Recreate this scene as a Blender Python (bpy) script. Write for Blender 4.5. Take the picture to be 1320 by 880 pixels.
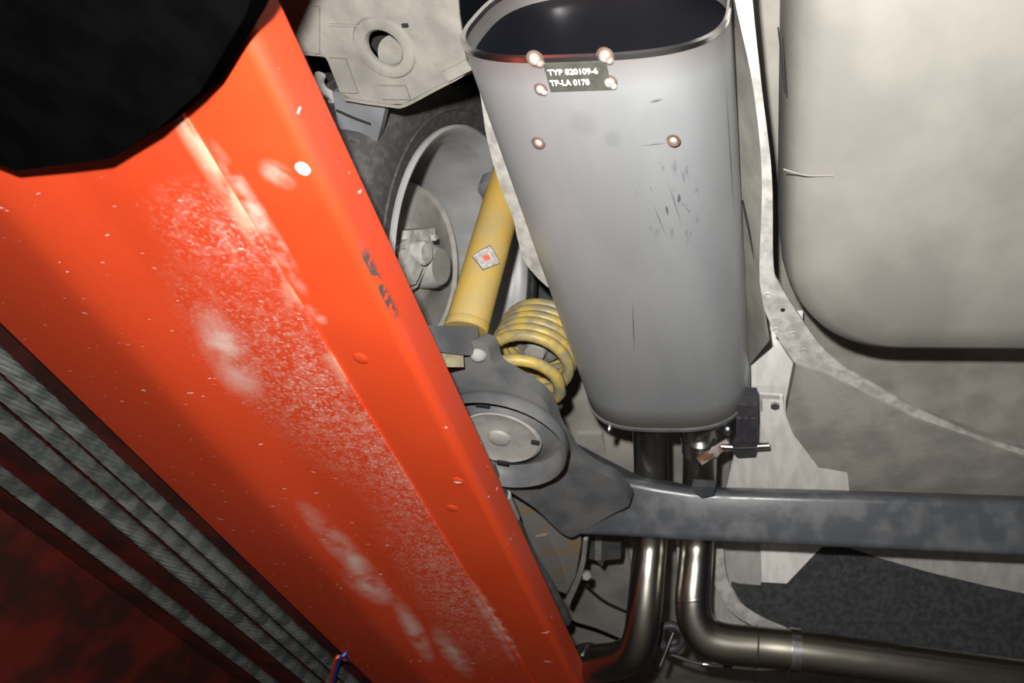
import bpy, bmesh, math, random
from mathutils import Vector, Matrix
random.seed(7)
scene = bpy.context.scene
for o in list(bpy.data.objects): bpy.data.objects.remove(o)

# ------------------------------------------------------------------ camera, world, flash, exposure
CAMZ = 1.45                     # the lens is 1.45 m above the workshop floor, under a raised car
F = 800.0                       # focal length in pixels of a 1320 x 880 frame
CX, CY = 930, 350               # optical axis (the picture is an off-centre crop)
def norm(v): return Vector(v).normalized()
# car axes seen from the lens: X across the car, Y towards its front, Z up
VX, VY_, A_ = 988, 1370, 0.0
yc = Vector(((VX-CX)/F, -(VY_-CY)/F, -1)); xc = Vector((1, A_, yc.x + A_*yc.y))
xc.normalize(); yc.normalize(); zc = xc.cross(yc)
M = Matrix((xc, yc, zc))        # lens space -> car space
cam = bpy.data.cameras.new('camera'); camo = bpy.data.objects.new('camera', cam)
scene.collection.objects.link(camo); scene.camera = camo
cam.sensor_width = 36; cam.lens = F/1320*36; cam.clip_start = 0.01
cam.shift_x = (660-CX)/1320; cam.shift_y = (CY-440)/1320
camo.matrix_world = Matrix.Translation((0, 0, CAMZ)) @ M.to_4x4()
cam.dof.use_dof = True; cam.dof.focus_distance = 0.80
cam.dof.aperture_fstop = (cam.lens/1000)/0.0040

world = bpy.data.worlds.new('world'); scene.world = world; world.use_nodes = True
world.node_tree.nodes['Background'].inputs[0].default_value = (0.55, 0.6, 0.7, 1)
world.node_tree.nodes['Background'].inputs[1].default_value = 0.012

fl = bpy.data.lights.new('camera_flash', 'POINT'); fl.energy = 64.0; fl.shadow_soft_size = 0.012
fl.color = (1.0, 0.97, 0.93)
flo = bpy.data.objects.new('camera_flash', fl); scene.collection.objects.link(flo)
flo.location = Vector((0, 0, CAMZ)) + M @ Vector((-0.04, 0.08, 0.01))

vs = scene.view_settings
vs.view_transform = 'Standard'; vs.look = 'None'; vs.exposure = 0.0; vs.gamma = 1.0
vs.use_curve_mapping = False

# ------------------------------------------------------------------ helpers: rays and shapes
OFF = Vector((0, 0, CAMZ))
def ray(px, py): return M @ Vector(((px-CX)/F, -(py-CY)/F, -1.0))
def azr(px, py, z): r = ray(px, py); return r*(z/r.z)
ZS = 1.07
def az(px, py, z): return azr(px, py, z*ZS)
def ax(px, py, x): r = ray(px, py); return r*(x/r.x)
def ay(px, py, y): r = ray(px, py); return r*(y/r.y)
V = Vector
def ad(px, py, d): return ray(px, py)*d          # at distance d along the optical axis

def link(o): scene.collection.objects.link(o); return o
def thing(name, label, cat, base=(0, 0, 0), group=None):
    o = bpy.data.objects.new(name, None); link(o); o.empty_display_size = 0.02
    o.location = V(base) + OFF; o['label'] = label; o['category'] = cat
    if group: o['group'] = group
    o['_b'] = list(V(base)); return o
def base_of(o): return V(o['_b'])
def part(name, bm, mat, parent=None, smooth=True, bevel=0, label=None, stuff=False, sub=0):
    b = base_of(parent) if parent else V((0, 0, 0))
    if bevel:
        es = [e for e in bm.edges if len(e.link_faces) == 2 and e.calc_face_angle(0) > 0.6]
        bmesh.ops.bevel(bm, geom=es, offset=bevel, segments=2, affect='EDGES', profile=0.6, clamp_overlap=True)
    bmesh.ops.translate(bm, verts=bm.verts, vec=-b)
    bmesh.ops.recalc_face_normals(bm, faces=bm.faces)
    me = bpy.data.meshes.new(name); bm.to_mesh(me); bm.free()
    if smooth:
        me.polygons.foreach_set('use_smooth', [True]*len(me.polygons))
        try: me.set_sharp_from_angle(angle=0.7)
        except Exception: pass
    me.materials.append(mat)
    o = bpy.data.objects.new(name, me); link(o)
    if parent:
        o.parent = parent; o['_b'] = list(b)
    else:
        o.location = OFF; o['_b'] = [0, 0, 0]
    if label: o['label'] = label
    if stuff: o['kind'] = 'stuff'
    return o
def tag(o, label, cat, group=None):
    o['label'] = label; o['category'] = cat
    if group: o['group'] = group
    return o
def solo(name, bm, mat, label, cat, base, group=None, **k):
    """a thing that is one mesh, its origin at its base"""
    b = V(base); bmesh.ops.translate(bm, verts=bm.verts, vec=-b)
    o = part(name, bm, mat, None, **k); o.location = b + OFF; o['_b'] = list(b)
    return tag(o, label, cat, group)

def frame_of(d):
    d = norm(d); a = V((0, 0, 1)) if abs(d.z) < 0.9 else V((1, 0, 0))
    u = d.cross(a).normalized(); return u, d.cross(u).normalized(), d
def catmull(pts, n):
    P = [V(p) for p in pts]; P = [2*P[0]-P[1]] + P + [2*P[-1]-P[-2]]; out = []
    for i in range(1, len(P)-2):
        for k in range(n):
            t = k/n; a, b, c, d = P[i-1:i+3]
            out.append(0.5*((2*b)+(c-a)*t+(2*a-5*b+4*c-d)*t*t+(3*b-a-3*c+d)*t**3))
    out.append(P[-2]); return out
def rings(bm, R, closed=True, caps=True):
    vs_ = [[bm.verts.new(p) for p in r] for r in R]; n = len(vs_[0])
    for a, b in zip(vs_, vs_[1:]):
        for i in range(n if closed else n-1):
            j = (i+1) % n; bm.faces.new((a[i], a[j], b[j], b[i]))
    if caps and closed:
        bm.faces.new(vs_[0][::-1]); bm.faces.new(vs_[-1])
    return vs_
def tube(pts, r, seg=16, smooth=6, bm=None, caps=True):
    bm = bm or bmesh.new(); P = catmull(pts, smooth) if smooth > 1 else [V(p) for p in pts]
    u = None; R = []
    for i, p in enumerate(P):
        d = (P[min(i+1, len(P)-1)] - P[max(i-1, 0)]).normalized()
        if u is None: u = frame_of(d)[0]
        u = (u - d*u.dot(d)).normalized(); w = d.cross(u)
        rr = r(i/(len(P)-1)) if callable(r) else r
        R.append([p + (u*math.cos(2*math.pi*k/seg) + w*math.sin(2*math.pi*k/seg))*rr for k in range(seg)])
    rings(bm, R, True, caps); return bm
def lathe(prof, o, d, seg=48, bm=None, caps=True, a0=0, a1=2*math.pi):
    """prof: (radius, height along d) from o"""
    bm = bm or bmesh.new(); u, w, d = frame_of(d); o = V(o); full = a1-a0 > 6.2
    n = seg if full else seg+1
    R = [[o + d*h + (u*math.cos(a0+(a1-a0)*k/seg) + w*math.sin(a0+(a1-a0)*k/seg))*max(r, 1e-5) for k in range(n)] for r, h in prof]
    rings(bm, R, full, caps); return bm
def box(c, sx, sy, sz, rot=None, bm=None):
    bm = bm or bmesh.new(); m = Matrix.Translation(V(c)) @ (rot.to_4x4() if rot else Matrix()) @ Matrix.Diagonal((sx, sy, sz, 1))
    bmesh.ops.create_cube(bm, size=1, matrix=m); return bm
def obox(c, ux, uy, sx, sy, sz, bm=None):
    ux = norm(ux); uz = ux.cross(V(uy)).normalized(); uy = uz.cross(ux)
    return box(c, sx, sy, sz, Matrix((ux, uy, uz)).transposed(), bm)
def slab(pts, ext, bm=None):
    """polygon of 3D points given depth by the vector ext"""
    bm = bm or bmesh.new(); a = [bm.verts.new(p) for p in pts]; b = [bm.verts.new(V(p)+V(ext)) for p in pts]; n = len(pts)
    bm.faces.new(a); bm.faces.new(b[::-1])
    for i in range(n): bm.faces.new((a[i], b[i], b[(i+1) % n], a[(i+1) % n]))
    return bm
def ribbon(left, right, ext, smooth=6, bm=None):
    """a strip between two edges, given depth by ext"""
    bm = bm or bmesh.new(); L = catmull(left, smooth); R = catmull(right, smooth); e = V(ext)
    rings(bm, [[l, r, r+e, l+e] for l, r in zip(L, R)]); return bm
def sheet(fn, nu, nv, t=0.0, bm=None):
    """grid fn(u,v)->point, made solid by thickness t upward"""
    bm = bm or bmesh.new()
    G = [[bm.verts.new(fn(i/nu, j/nv)) for j in range(nv+1)] for i in range(nu+1)]
    for i in range(nu):
        for j in range(nv): bm.faces.new((G[i][j], G[i+1][j], G[i+1][j+1], G[i][j+1]))
    if t:
        r = bmesh.ops.solidify(bm, geom=bm.faces[:], thickness=t)
    return bm
def dome(c, n, r, h, seg=14, bm=None):
    prof = [(r, 0), (r*0.95, h*0.35), (r*0.75, h*0.72), (r*0.4, h*0.95), (0, h)]
    return lathe(prof, c, n, seg, bm)
def hexbolt(c, n, r, h, bm=None):
    return lathe([(r, 0), (r, h*0.8), (r*0.85, h), (0, h)], c, n, 6, bm)

# ------------------------------------------------------------------ materials
def mat(name, c1, c2=None, rough=0.6, metal=0.0, scale=20, bump=0.0, bscale=None, lo=0.4, hi=0.6, spec=0.5, stretch=(1, 1, 1), rough2=None, detail=6):
    m = bpy.data.materials.new(name); m.use_nodes = True; nt = m.node_tree; N = nt.nodes; L = nt.links
    b = N['Principled BSDF']; b.inputs['Roughness'].default_value = rough; b.inputs['Metallic'].default_value = metal
    b.inputs['Specular IOR Level'].default_value = spec
    b.inputs['Base Color'].default_value = (*c1, 1)
    tc = N.new('ShaderNodeTexCoord'); mp = N.new('ShaderNodeMapping'); mp.inputs['Scale'].default_value = stretch
    L.new(tc.outputs['Object'], mp.inputs[0])
    if c2:
        n = N.new('ShaderNodeTexNoise'); n.inputs['Scale'].default_value = scale; n.inputs['Detail'].default_value = detail
        L.new(mp.outputs[0], n.inputs['Vector'])
        mr = N.new('ShaderNodeMapRange'); mr.inputs[1].default_value = lo; mr.inputs[2].default_value = hi
        L.new(n.outputs['Fac'], mr.inputs[0])
        mx = N.new('ShaderNodeMix'); mx.data_type = 'RGBA'; mx.inputs[6].default_value = (*c1, 1); mx.inputs[7].default_value = (*c2, 1)
        L.new(mr.outputs[0], mx.inputs[0]); L.new(mx.outputs[2], b.inputs['Base Color'])
        if rough2 is not None:
            r2 = N.new('ShaderNodeMapRange'); r2.inputs[3].default_value = rough; r2.inputs[4].default_value = rough2
            L.new(mr.outputs[0], r2.inputs[0]); L.new(r2.outputs[0], b.inputs['Roughness'])
    if bump:
        n2 = N.new('ShaderNodeTexNoise'); n2.inputs['Scale'].default_value = bscale or scale*3; n2.inputs['Detail'].default_value = 4
        L.new(mp.outputs[0], n2.inputs['Vector'])
        bp = N.new('ShaderNodeBump'); bp.inputs['Strength'].default_value = bump; bp.inputs['Distance'].default_value = 0.002
        L.new(n2.outputs['Fac'], bp.inputs['Height']); L.new(bp.outputs[0], b.inputs['Normal'])
    return m
class Paint:
    """adds stains with a shape of their own to a material's colour"""
    def __init__(s, m): s.nt = m.node_tree; s.N = s.nt.nodes; s.L = s.nt.links; s.b = s.N['Principled BSDF']; s.tc = [n for n in s.N if n.type == 'TEX_COORD'][0]
    def math(s, op, a, b=None):
        n = s.N.new('ShaderNodeMath'); n.operation = op; n.use_clamp = op in ('MULTIPLY', 'MAXIMUM') 
        for i, x in enumerate((a, b)):
            if x is None: continue
            if isinstance(x, (int, float)): n.inputs[i].default_value = x
            else: s.L.new(x, n.inputs[i])
        return n.outputs[0]
    def blob(s, c, rad, rot=0.0, soft=0.5):
        mp = s.N.new('ShaderNodeMapping'); mp.vector_type = 'TEXTURE'
        mp.inputs['Location'].default_value = c; mp.inputs['Rotation'].default_value = (0, 0, rot); mp.inputs['Scale'].default_value = (*rad, 10.0)
        s.L.new(s.tc.outputs['Object'], mp.inputs[0])
        ln = s.N.new('ShaderNodeVectorMath'); ln.operation = 'LENGTH'; s.L.new(mp.outputs[0], ln.inputs[0])
        mr = s.N.new('ShaderNodeMapRange'); mr.inputs[1].default_value = 1.0; mr.inputs[2].default_value = 1.0-soft
        s.L.new(ln.outputs['Value'], mr.inputs[0]); return mr.outputs[0]
    def noise(s, scale, lo, hi, stretch=(1, 1, 1), rot=0.0, detail=5):
        mp = s.N.new('ShaderNodeMapping'); mp.inputs['Scale'].default_value = stretch; mp.inputs['Rotation'].default_value = (0, 0, rot)
        s.L.new(s.tc.outputs['Object'], mp.inputs[0])
        n = s.N.new('ShaderNodeTexNoise'); n.inputs['Scale'].default_value = scale; n.inputs['Detail'].default_value = detail
        s.L.new(mp.outputs[0], n.inputs['Vector'])
        mr = s.N.new('ShaderNodeMapRange'); mr.inputs[1].default_value = lo; mr.inputs[2].default_value = hi
        s.L.new(n.outputs['Fac'], mr.inputs[0]); return mr.outputs[0]
    def axis(s, i, lo, hi):
        sp = s.N.new('ShaderNodeSeparateXYZ'); s.L.new(s.tc.outputs['Object'], sp.inputs[0])
        mr = s.N.new('ShaderNodeMapRange'); mr.inputs[1].default_value = lo; mr.inputs[2].default_value = hi
        s.L.new(sp.outputs[i], mr.inputs[0]); return mr.outputs[0]
    def over(s, fac, col, rough=None, metal=None):
        i = s.b.inputs['Base Color']; mx = s.N.new('ShaderNodeMix'); mx.data_type = 'RGBA'
        if i.is_linked: s.L.new(i.links[0].from_socket, mx.inputs[6])
        else: mx.inputs[6].default_value = i.default_value
        mx.inputs[7].default_value = (*col, 1); s.L.new(fac, mx.inputs[0]); s.L.new(mx.outputs[2], i)
        for nm, val in (('Roughness', rough), ('Metallic', metal)):
            if val is None: continue
            j = s.b.inputs[nm]; m2 = s.N.new('ShaderNodeMix'); m2.data_type = 'FLOAT'
            if j.is_linked: s.L.new(j.links[0].from_socket, m2.inputs[2])
            else: m2.inputs[2].default_value = j.default_value
            m2.inputs[3].default_value = val; s.L.new(fac, m2.inputs[0]); s.L.new(m2.outputs[0], j)

RED = (0.53, 0.048, 0.011)
m_red = mat('red_lift_paint', RED, (0.56, 0.056, 0.014), rough=0.42, scale=6, bump=0.05, bscale=60)
m_redplate = mat('dusty_red_paint', RED, (0.56, 0.052, 0.016), rough=0.5, scale=6, bump=0.08, bscale=120)
m_redweb = mat('red_web_paint', RED, (0.5, 0.05, 0.02), rough=0.5, scale=14)
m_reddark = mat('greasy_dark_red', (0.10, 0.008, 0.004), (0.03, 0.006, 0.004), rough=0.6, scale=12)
m_black = mat('deep_black', (0.0012, 0.0012, 0.0014), (0.002, 0.002, 0.0022), rough=0.9, spec=0.0, scale=30)
m_rope = mat('steel_rope', (0.16, 0.17, 0.16), (0.07, 0.08, 0.075), rough=0.55, metal=0.3, scale=40)
m_blue = mat('blue_plastic', (0.01, 0.07, 0.45), rough=0.4)
m_orange = mat('orange_plastic', (0.7, 0.07, 0.02), rough=0.4)
m_conc = mat('concrete', (0.22, 0.21, 0.2), (0.14, 0.135, 0.13), rough=0.85, scale=3, bump=0.2)
m_under = mat('underbody_paint', (0.31, 0.297, 0.267), (0.225, 0.217, 0.196), rough=0.7, scale=14, bump=0.25, bscale=90)
m_pan = mat('dirty_floor_paint', (0.42, 0.398, 0.358), (0.31, 0.295, 0.265), rough=0.8, scale=9, bump=0.25, bscale=70)
m_rear = mat('dirty_beige_paint', (0.25, 0.238, 0.21), (0.165, 0.158, 0.14), rough=0.7, scale=22, bump=0.5, bscale=60, lo=.35, hi=.65)
m_flange = mat('pale_seam_sealer', (0.50, 0.49, 0.46), (0.34, 0.33, 0.31), rough=0.6, scale=45, bump=0.4, bscale=120)
m_tub = mat('beige_tub_paint', (0.275, 0.266, 0.24), (0.22, 0.213, 0.193), rough=0.6, scale=7, bump=0.12, bscale=60)
m_alu = mat('satin_aluminium', (0.93, 0.92, 0.88), (0.80, 0.79, 0.75), rough=0.42, metal=0.1, scale=18, stretch=(3, 1, 1), bump=0.1)
m_steel = mat('raw_muffler_steel', (0.53, 0.55, 0.565), (0.40, 0.416, 0.43), rough=0.48, metal=0.68, scale=8, bump=0.04, bscale=220, stretch=(1, 0.35, 1), rough2=0.58)
m_endcap = mat('near_black_end_cap', (0.005, 0.006, 0.011), rough=0.5, spec=0.04)  # near-black, hardly reflective colour for the muffler's end
m_lip = mat('bright_steel_edge', (0.7, 0.7, 0.72), rough=0.25, metal=1.0)
m_weld = mat('heat_tinted_weld', (0.62, 0.61, 0.60), (0.42, 0.34, 0.29), rough=0.3, metal=0.35, scale=120)
m_rust = mat('brown_heat_ring', (0.17, 0.10, 0.07), (0.10, 0.06, 0.045), rough=0.6, metal=0.1, scale=60)
m_plate = mat('dark_id_plate', (0.10, 0.10, 0.085), (0.07, 0.075, 0.06), rough=0.5, metal=0.3, scale=90)
m_white = mat('white_stamped_letters', (0.95, 0.92, 0.93), rough=0.5)
m_pipe = mat('brown_steel_pipe', (0.40, 0.385, 0.345), (0.31, 0.285, 0.235), rough=0.28, metal=1.0, scale=10, stretch=(1, .4, 1), rough2=0.36)
m_clamp = mat('zinc_steel', (0.55, 0.56, 0.57), (0.42, 0.43, 0.45), rough=0.28, metal=1.0, scale=60)
m_ruststeel = mat('rusty_steel', (0.42, 0.37, 0.35), (0.24, 0.11, 0.06), rough=0.5, metal=0.4, scale=60, lo=0.45, hi=0.55)
m_hanger = mat('hanger_rubber', (0.035, 0.033, 0.04), (0.05, 0.048, 0.055), rough=0.5, scale=60)
m_tyre = mat('tyre_rubber', (0.045, 0.045, 0.046), (0.085, 0.082, 0.075), rough=0.75, scale=90, bump=0.2, bscale=160, lo=.45, hi=.7)
m_rim = mat('silver_rim', (0.46, 0.465, 0.47), (0.36, 0.36, 0.35), rough=0.4, metal=0.2, scale=12)
m_dust = mat('brake_dust_grey', (0.42, 0.40, 0.365), (0.33, 0.315, 0.29), rough=0.85, scale=25, bump=0.15)
m_cal = mat('grey_caliper', (0.58, 0.57, 0.54), (0.36, 0.35, 0.33), rough=0.65, scale=45, bump=0.4)
m_yel = mat('yellow_damper_paint', (0.47, 0.31, 0.068), (0.37, 0.285, 0.125), rough=0.5, scale=20, lo=.42, hi=.7, stretch=(1, 1, .6))
m_spring = mat('yellow_spring_coat', (0.47, 0.345, 0.08), (0.25, 0.215, 0.135), rough=0.45, scale=40, lo=.38, hi=.6)
m_cone = mat('grey_bump_rubber', (0.13, 0.128, 0.12), (0.2, 0.19, 0.17), rough=0.8, scale=60, bump=0.3)
m_arm = mat('dark_suspension_paint', (0.092, 0.098, 0.105), (0.145, 0.147, 0.145), rough=0.5, scale=16, bump=0.15, bscale=90)
m_armlite = mat('grey_dusty_steel', (0.34, 0.335, 0.31), (0.27, 0.265, 0.25), rough=0.75, scale=30, bump=0.2)
m_beam = mat('black_beam_paint', (0.06, 0.066, 0.075), (0.105, 0.11, 0.116), rough=0.32, scale=24, bump=0.08, lo=.45, hi=.75, rough2=0.6)
m_brk = mat('rusty_bracket', (0.25, 0.25, 0.24), (0.32, 0.23, 0.14), rough=0.6, scale=20, lo=.5, hi=.62, bump=0.15)
m_blackplastic = mat('black_textured_plastic', (0.03, 0.031, 0.034), (0.055, 0.056, 0.058), rough=0.6, scale=80, bump=0.3)
m_liner = mat('grey_liner_plastic', (0.17, 0.18, 0.195), (0.13, 0.135, 0.145), rough=0.7, scale=20)
m_stk = mat('sticker_white', (0.45, 0.44, 0.43), (0.30, .28, .27), scale=150, rough=0.5)
m_stkr = mat('sticker_red', (0.65, 0.12, 0.07), rough=0.4)
m_stkb = mat('sticker_outline', (0.05, 0.045, 0.05), rough=0.4)
m_dark = mat('dark_hole', (0.01, 0.01, 0.01), rough=0.9)
m_cream = mat('cream_bush', (0.5, 0.43, 0.27), (0.35, 0.30, 0.2), rough=0.7, scale=50)

# ------------------------------------------------------------------ workshop floor
fb = box((0.3, 0.8, -CAMZ-0.05), 9, 9, 0.1)
fo = part('floor', fb, m_conc, None, smooth=False); fo['kind'] = 'structure'

# ------------------------------------------------------------------ red lift ramp
ZR = 0.432
XC = -0.848*ZR; ZT = 0.848/0.779*ZR; XS = -1.046*ZR; XR = -0.655
ramp = thing('lift_ramp', 'scuffed red steel ramp of the car lift running along the left', 'car lift', (XC-0.3, 0.8, ZT))
Y0, Y1, NY = -0.7, 3.2, 60
def yk(k): return Y0 + (Y1-Y0)*k/NY
def strip(prof, nm, m, thick=0.004, **kw):
    """profile (x,z) swept along the ramp"""
    P = [V((x, 0, z)) for x, z in prof]
    bm = bmesh.new(); R = []
    for k in range(NY+1):
        y = yk(k); R.append([V((p.x, y, p.z)) for p in P] + [V((p.x, y, p.z+thick)) for p in reversed(P)])
    rings(bm, R); return part(nm, bm, m, ramp, **kw)
rc = 0.012   # rounded corner between lip and bottom plate
corner = [(XC - rc + rc*math.sin(a), ZR + rc - rc*math.cos(a)) for a in [i*math.pi/2/6 for i in range(7)]]
bp = strip([(XS-0.03, ZR)] + corner[:4], 'bottom_plate', m_red)
lipbm = bmesh.new(); R = []
for k in range(NY+1):
    y = yk(k); pr = corner[3:] + [(XC, ZT+.003)]
    R.append([V((x, y, z)) for x, z in pr] + [V((x-0.006, y, z)) for x, z in reversed(pr)])
rings(lipbm, R); lip = part('side_lip', lipbm, m_redweb, ramp)
XL, ZL = -1.845*0.440, 0.440
dp = [(XS, ZR-0.003), (XR+0.085, ZR-0.003), (XR+0.07, ZR-0.0042), (XR+0.055, ZR-0.0065), (XR+0.03, ZR-0.0105), (XR+0.012, ZR-0.013), (XR, ZR-.0138), (XR-0.012, ZR-0.013), (XR-.028, ZR-.0107), (XL, ZL), (XL, ZL+0.022)]
strip(dp, 'bottom_plate', m_redplate, thick=0.006)
strip([(XC-.006, ZT-0.001), (XL, ZT-.001)], 'deck_plate', m_redweb, thick=0.0035)
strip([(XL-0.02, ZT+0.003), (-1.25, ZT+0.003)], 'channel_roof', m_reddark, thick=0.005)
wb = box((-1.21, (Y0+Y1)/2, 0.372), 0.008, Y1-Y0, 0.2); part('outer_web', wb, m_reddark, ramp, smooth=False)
# plug weld, dents and small bolts on the ramp
h = azr(391, 217, ZR); part('plug_hole', lathe([(0.0058, 0.0), (0.0058, 0.0012), (0.004, 0.0016), (0.0, 0.0016)], h, (0, 0, -1), 20), m_white, ramp, label='bare shiny plug in the red plate')
for q in ((465, 462), (590, 620), (583, 655)):
    p = azr(*q, ZR); part('rivet', dome(p+V((0, 0, .001)), (0, 0, -1), 0.009, 0.0025), m_red, ramp)
# stains on the plates (object space of the ramp)
rb = base_of(ramp)
def rp(px, py): p = azr(px, py, ZR) - rb; return (p.x, p.y, p.z)
def streak(P, a, b, w, soft=0.7):
    A = V(rp(*a)); B = V(rp(*b)); d = B-A
    return P.blob(tuple((A+B)/2), (d.length/2, w), math.atan2(d.y, d.x), soft)
P = Paint(m_redplate)
speck = P.noise(260, 0.52, 0.72, detail=3); speck2 = P.noise(90, 0.45, 0.75)
zone = None
for a, b, w in (((230, 280), (540, 660), 0.11), ((300, 260), (600, 760), 0.06), ((480, 560), (640, 870), 0.08), ((240, 220), (340, 380), .07)):
    s = streak(P, a, b, w, 0.9); zone = s if zone is None else P.math('MAXIMUM', zone, s)
P.over(P.math('MULTIPLY', P.math('MULTIPLY', zone, speck), 0.85), (0.62, 0.42, 0.36), rough=0.8)
P.over(P.math('MULTIPLY', P.math('MULTIPLY', zone, speck2), 0.5), (0.60, 0.33, 0.27), rough=0.8)
sm = P.noise(28, 0.28, 0.62, stretch=(1, 1, 1))
for a, b, w in (((385, 630), (510, 775), 0.024), ((450, 720), (505, 775), 0.03), ((268, 400), (300, 470), 0.018), ((560, 800), (610, 875), 0.028), ((510, 760), (560, 850), 0.02), ((598, 738), (668, 858), .012), ((262, 380), (330, 520), .03)):
    P.over(P.math('MULTIPLY', P.math('MULTIPLY', streak(P, a, b, w, .9), sm), 0.8), (0.62, 0.47, 0.41), rough=0.85)
edge = P.math('MULTIPLY', P.axis(0, XS-0.016-rb.x, XS-0.002-rb.x), P.noise(30, 0.46, 0.6, stretch=(1, .5, 1)))
P.over(P.math('MULTIPLY', edge, P.axis(1, 0.75-rb.y, 0.25-rb.y)), (0.62, 0.38, 0.26), rough=0.8)
chips = P.noise(70, 0.69, 0.72, stretch=(1, 2.5, 1)); P.over(P.math('MULTIPLY', chips, 0.8), (0.7, 0.55, 0.5), rough=0.8)
P = Paint(m_red)
for a, b, w, f_ in (((600, 738), (674, 858), 0.014, .9), ((270, 175), (400, 390), 0.012, .75), ((330, 215), (385, 235), 0.016, .6), ((395, 390), (420, 420), .01, .5)):
    P.over(P.math('MULTIPLY', P.math('MULTIPLY', streak(P, a, b, w), P.noise(60, .35, .62)), f_), (0.66, 0.46, 0.38), rough=0.8)
for q in ((590, 620), (598, 560), (578, 553), (703, 815), (706, 852)):
    P.over(streak(P, (q[0]-7, q[1]), (q[0]+7, q[1]+1), 0.003), (0.75, 0.62, 0.5), rough=0.8)
ch = P.math('MULTIPLY', streak(P, (460, 318), (514, 422), 0.0038, 0.5), P.noise(130, 0.42, 0.46, detail=8))
P.over(ch, (0.06, 0.035, 0.03), rough=0.8)
P2 = Paint(m_redweb)
ch = P2.math('MULTIPLY', streak(P2, (462, 318), (516, 422), 0.02, 0.3), P2.noise(130, 0.45, 0.5, detail=8)); P2.over(P2.math('MULTIPLY', ch, P2.axis(2, ZR+.013-rb.z, ZR+.008-rb.z)), (0.06, 0.035, 0.03), rough=0.8)
P2.over(P2.noise(90, 0.7, 0.72), (0.7, 0.4, 0.43), rough=0.8)

# ------------------------------------------------------------------ wire ropes in the ramp channel
def rope(x, z, r, label):
    t = thing('wire_rope', label, 'wire rope', (x, 0.2, z), 'wire ropes beside the lift ramp')
    n = 7; sr = r*0.42; pitch = 0.13; y0, y1 = 0.2, 3.1; steps = int((y1-y0)/pitch*10)
    me0 = None
    for s in range(n):
        pts = []
        for k in range(steps+1):
            y = y0+(y1-y0)*k/steps; a = 2*math.pi*(y/pitch + s/n)
            pts.append(V((x + math.cos(a)*r*0.62, y, z + math.sin(a)*r*0.62)))
        part('strand', tube(pts, sr, 6, 1), m_rope, t)
zr_ = 0.455
rope(-1.95*zr_, zr_, 0.0088, 'grey twisted wire rope nearest the red ramp edge')
rope(-2.045*zr_, zr_, 0.0088, 'grey twisted wire rope, second out from the red ramp edge')
rope(-2.155*zr_, zr_, 0.0098, 'grey twisted wire rope, third out from the red ramp edge')
rope(-2.39*zr_, zr_, 0.0088, 'dim wire rope lying farthest out from the red ramp edge')
tie = thing('cable_tie_wires', 'blue and orange thin wires tied round the wire rope', 'wire', azr(432, 862, 0.432))
def wirebend(pp, m, nm): part(nm, tube([azr(*q) for q in pp], 0.0035, 8, 6), m, tie)
wirebend([(426, 905, .432), (430, 878, .433), (436, 855, .434), (444, 843, .436), (452, 852, .45)], m_blue, 'blue_wire')
wirebend([(422, 905, .43), (427, 875, .431), (431, 855, .432), (436, 846, .435), (446, 850, .445)], m_orange, 'orange_wire')

# ------------------------------------------------------------------ made-up black buffer for the dark blur close to the lens
bq = [(356, -90), (316, 20), (258, 118), (205, 165), (140, 205), (20, 220), (-60, 190), (-60, -120)]
ZB = 0.395
bt = thing('black_occluder', 'made-up black buffer block hanging close overhead at top left', 'occluder', azr(150, 60, ZB))
part('occluder_pad', slab([azr(x, y, ZB) for x, y in bq], (0, 0, 0.022)), m_black, bt, bevel=0.006)
part('occluder_stem', lathe([(0.02, 0), (0.02, ZR-ZB-0.02)], azr(60, 20, ZB)+V((0, 0, 0.02)), (0, 0, 1), 20), m_black, bt)

# ------------------------------------------------------------------ car underbody
pan = thing('floor_pan', 'dirty grey-brown painted sheet-metal floor above the exhaust', 'car floor', (0.0, 0.9, 0.92))
def panfn(u, v):
    x = -0.85 + 2.6*u; y = -0.3 + 3.1*v; z = 0.93
    z -= 0.012*max(0, math.sin(y*16))**4*(1 if y > 1.1 else 0.3)
    z -= 0.03*math.exp(-((x+0.12)/0.3)**2)*(-1)
    z -= 0.20*max(0, min(1, (y-1.05)/1.1)) 
    return V((x, y, z))
psh = sheet(panfn, 66, 90)
bmesh.ops.delete(psh, geom=[f_ for f_ in psh.faces if f_.calc_center_median().x < -0.375 and f_.calc_center_median().y < 1.0], context='FACES')
bmesh.ops.solidify(psh, geom=psh.faces[:], thickness=0.004)
part('sheet_metal', psh, m_pan, pan)
for (a, b, w) in (((-.42, 1.2), (-.36, 2.4), .03), ((-.12, 1.1), (-.05, 2.4), .02), ((.25, 1.1), (.3, 2.5), .03)):
    pts = []
    for k in range(9):
        t = k/8; x = a[0]+(b[0]-a[0])*t; y = a[1]+(b[1]-a[1])*t
        pts.append((x, y, panfn((x+.85)/2.6, (y+.3)/3.1).z))
    L = [V((x-w, y, z-.002)) for x, y, z in pts]; R_ = [V((x+w, y, z-.002)) for x, y, z in pts]
    part('stiffening_rib', ribbon(L, R_, (0, 0, -0.012)), m_pan, pan, bevel=0.004)
part('seam_line', tube([az(755, 755, .7), az(780, 775, .7), az(812, 790, .7)], 0.003, 8), m_dark, pan)

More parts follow.
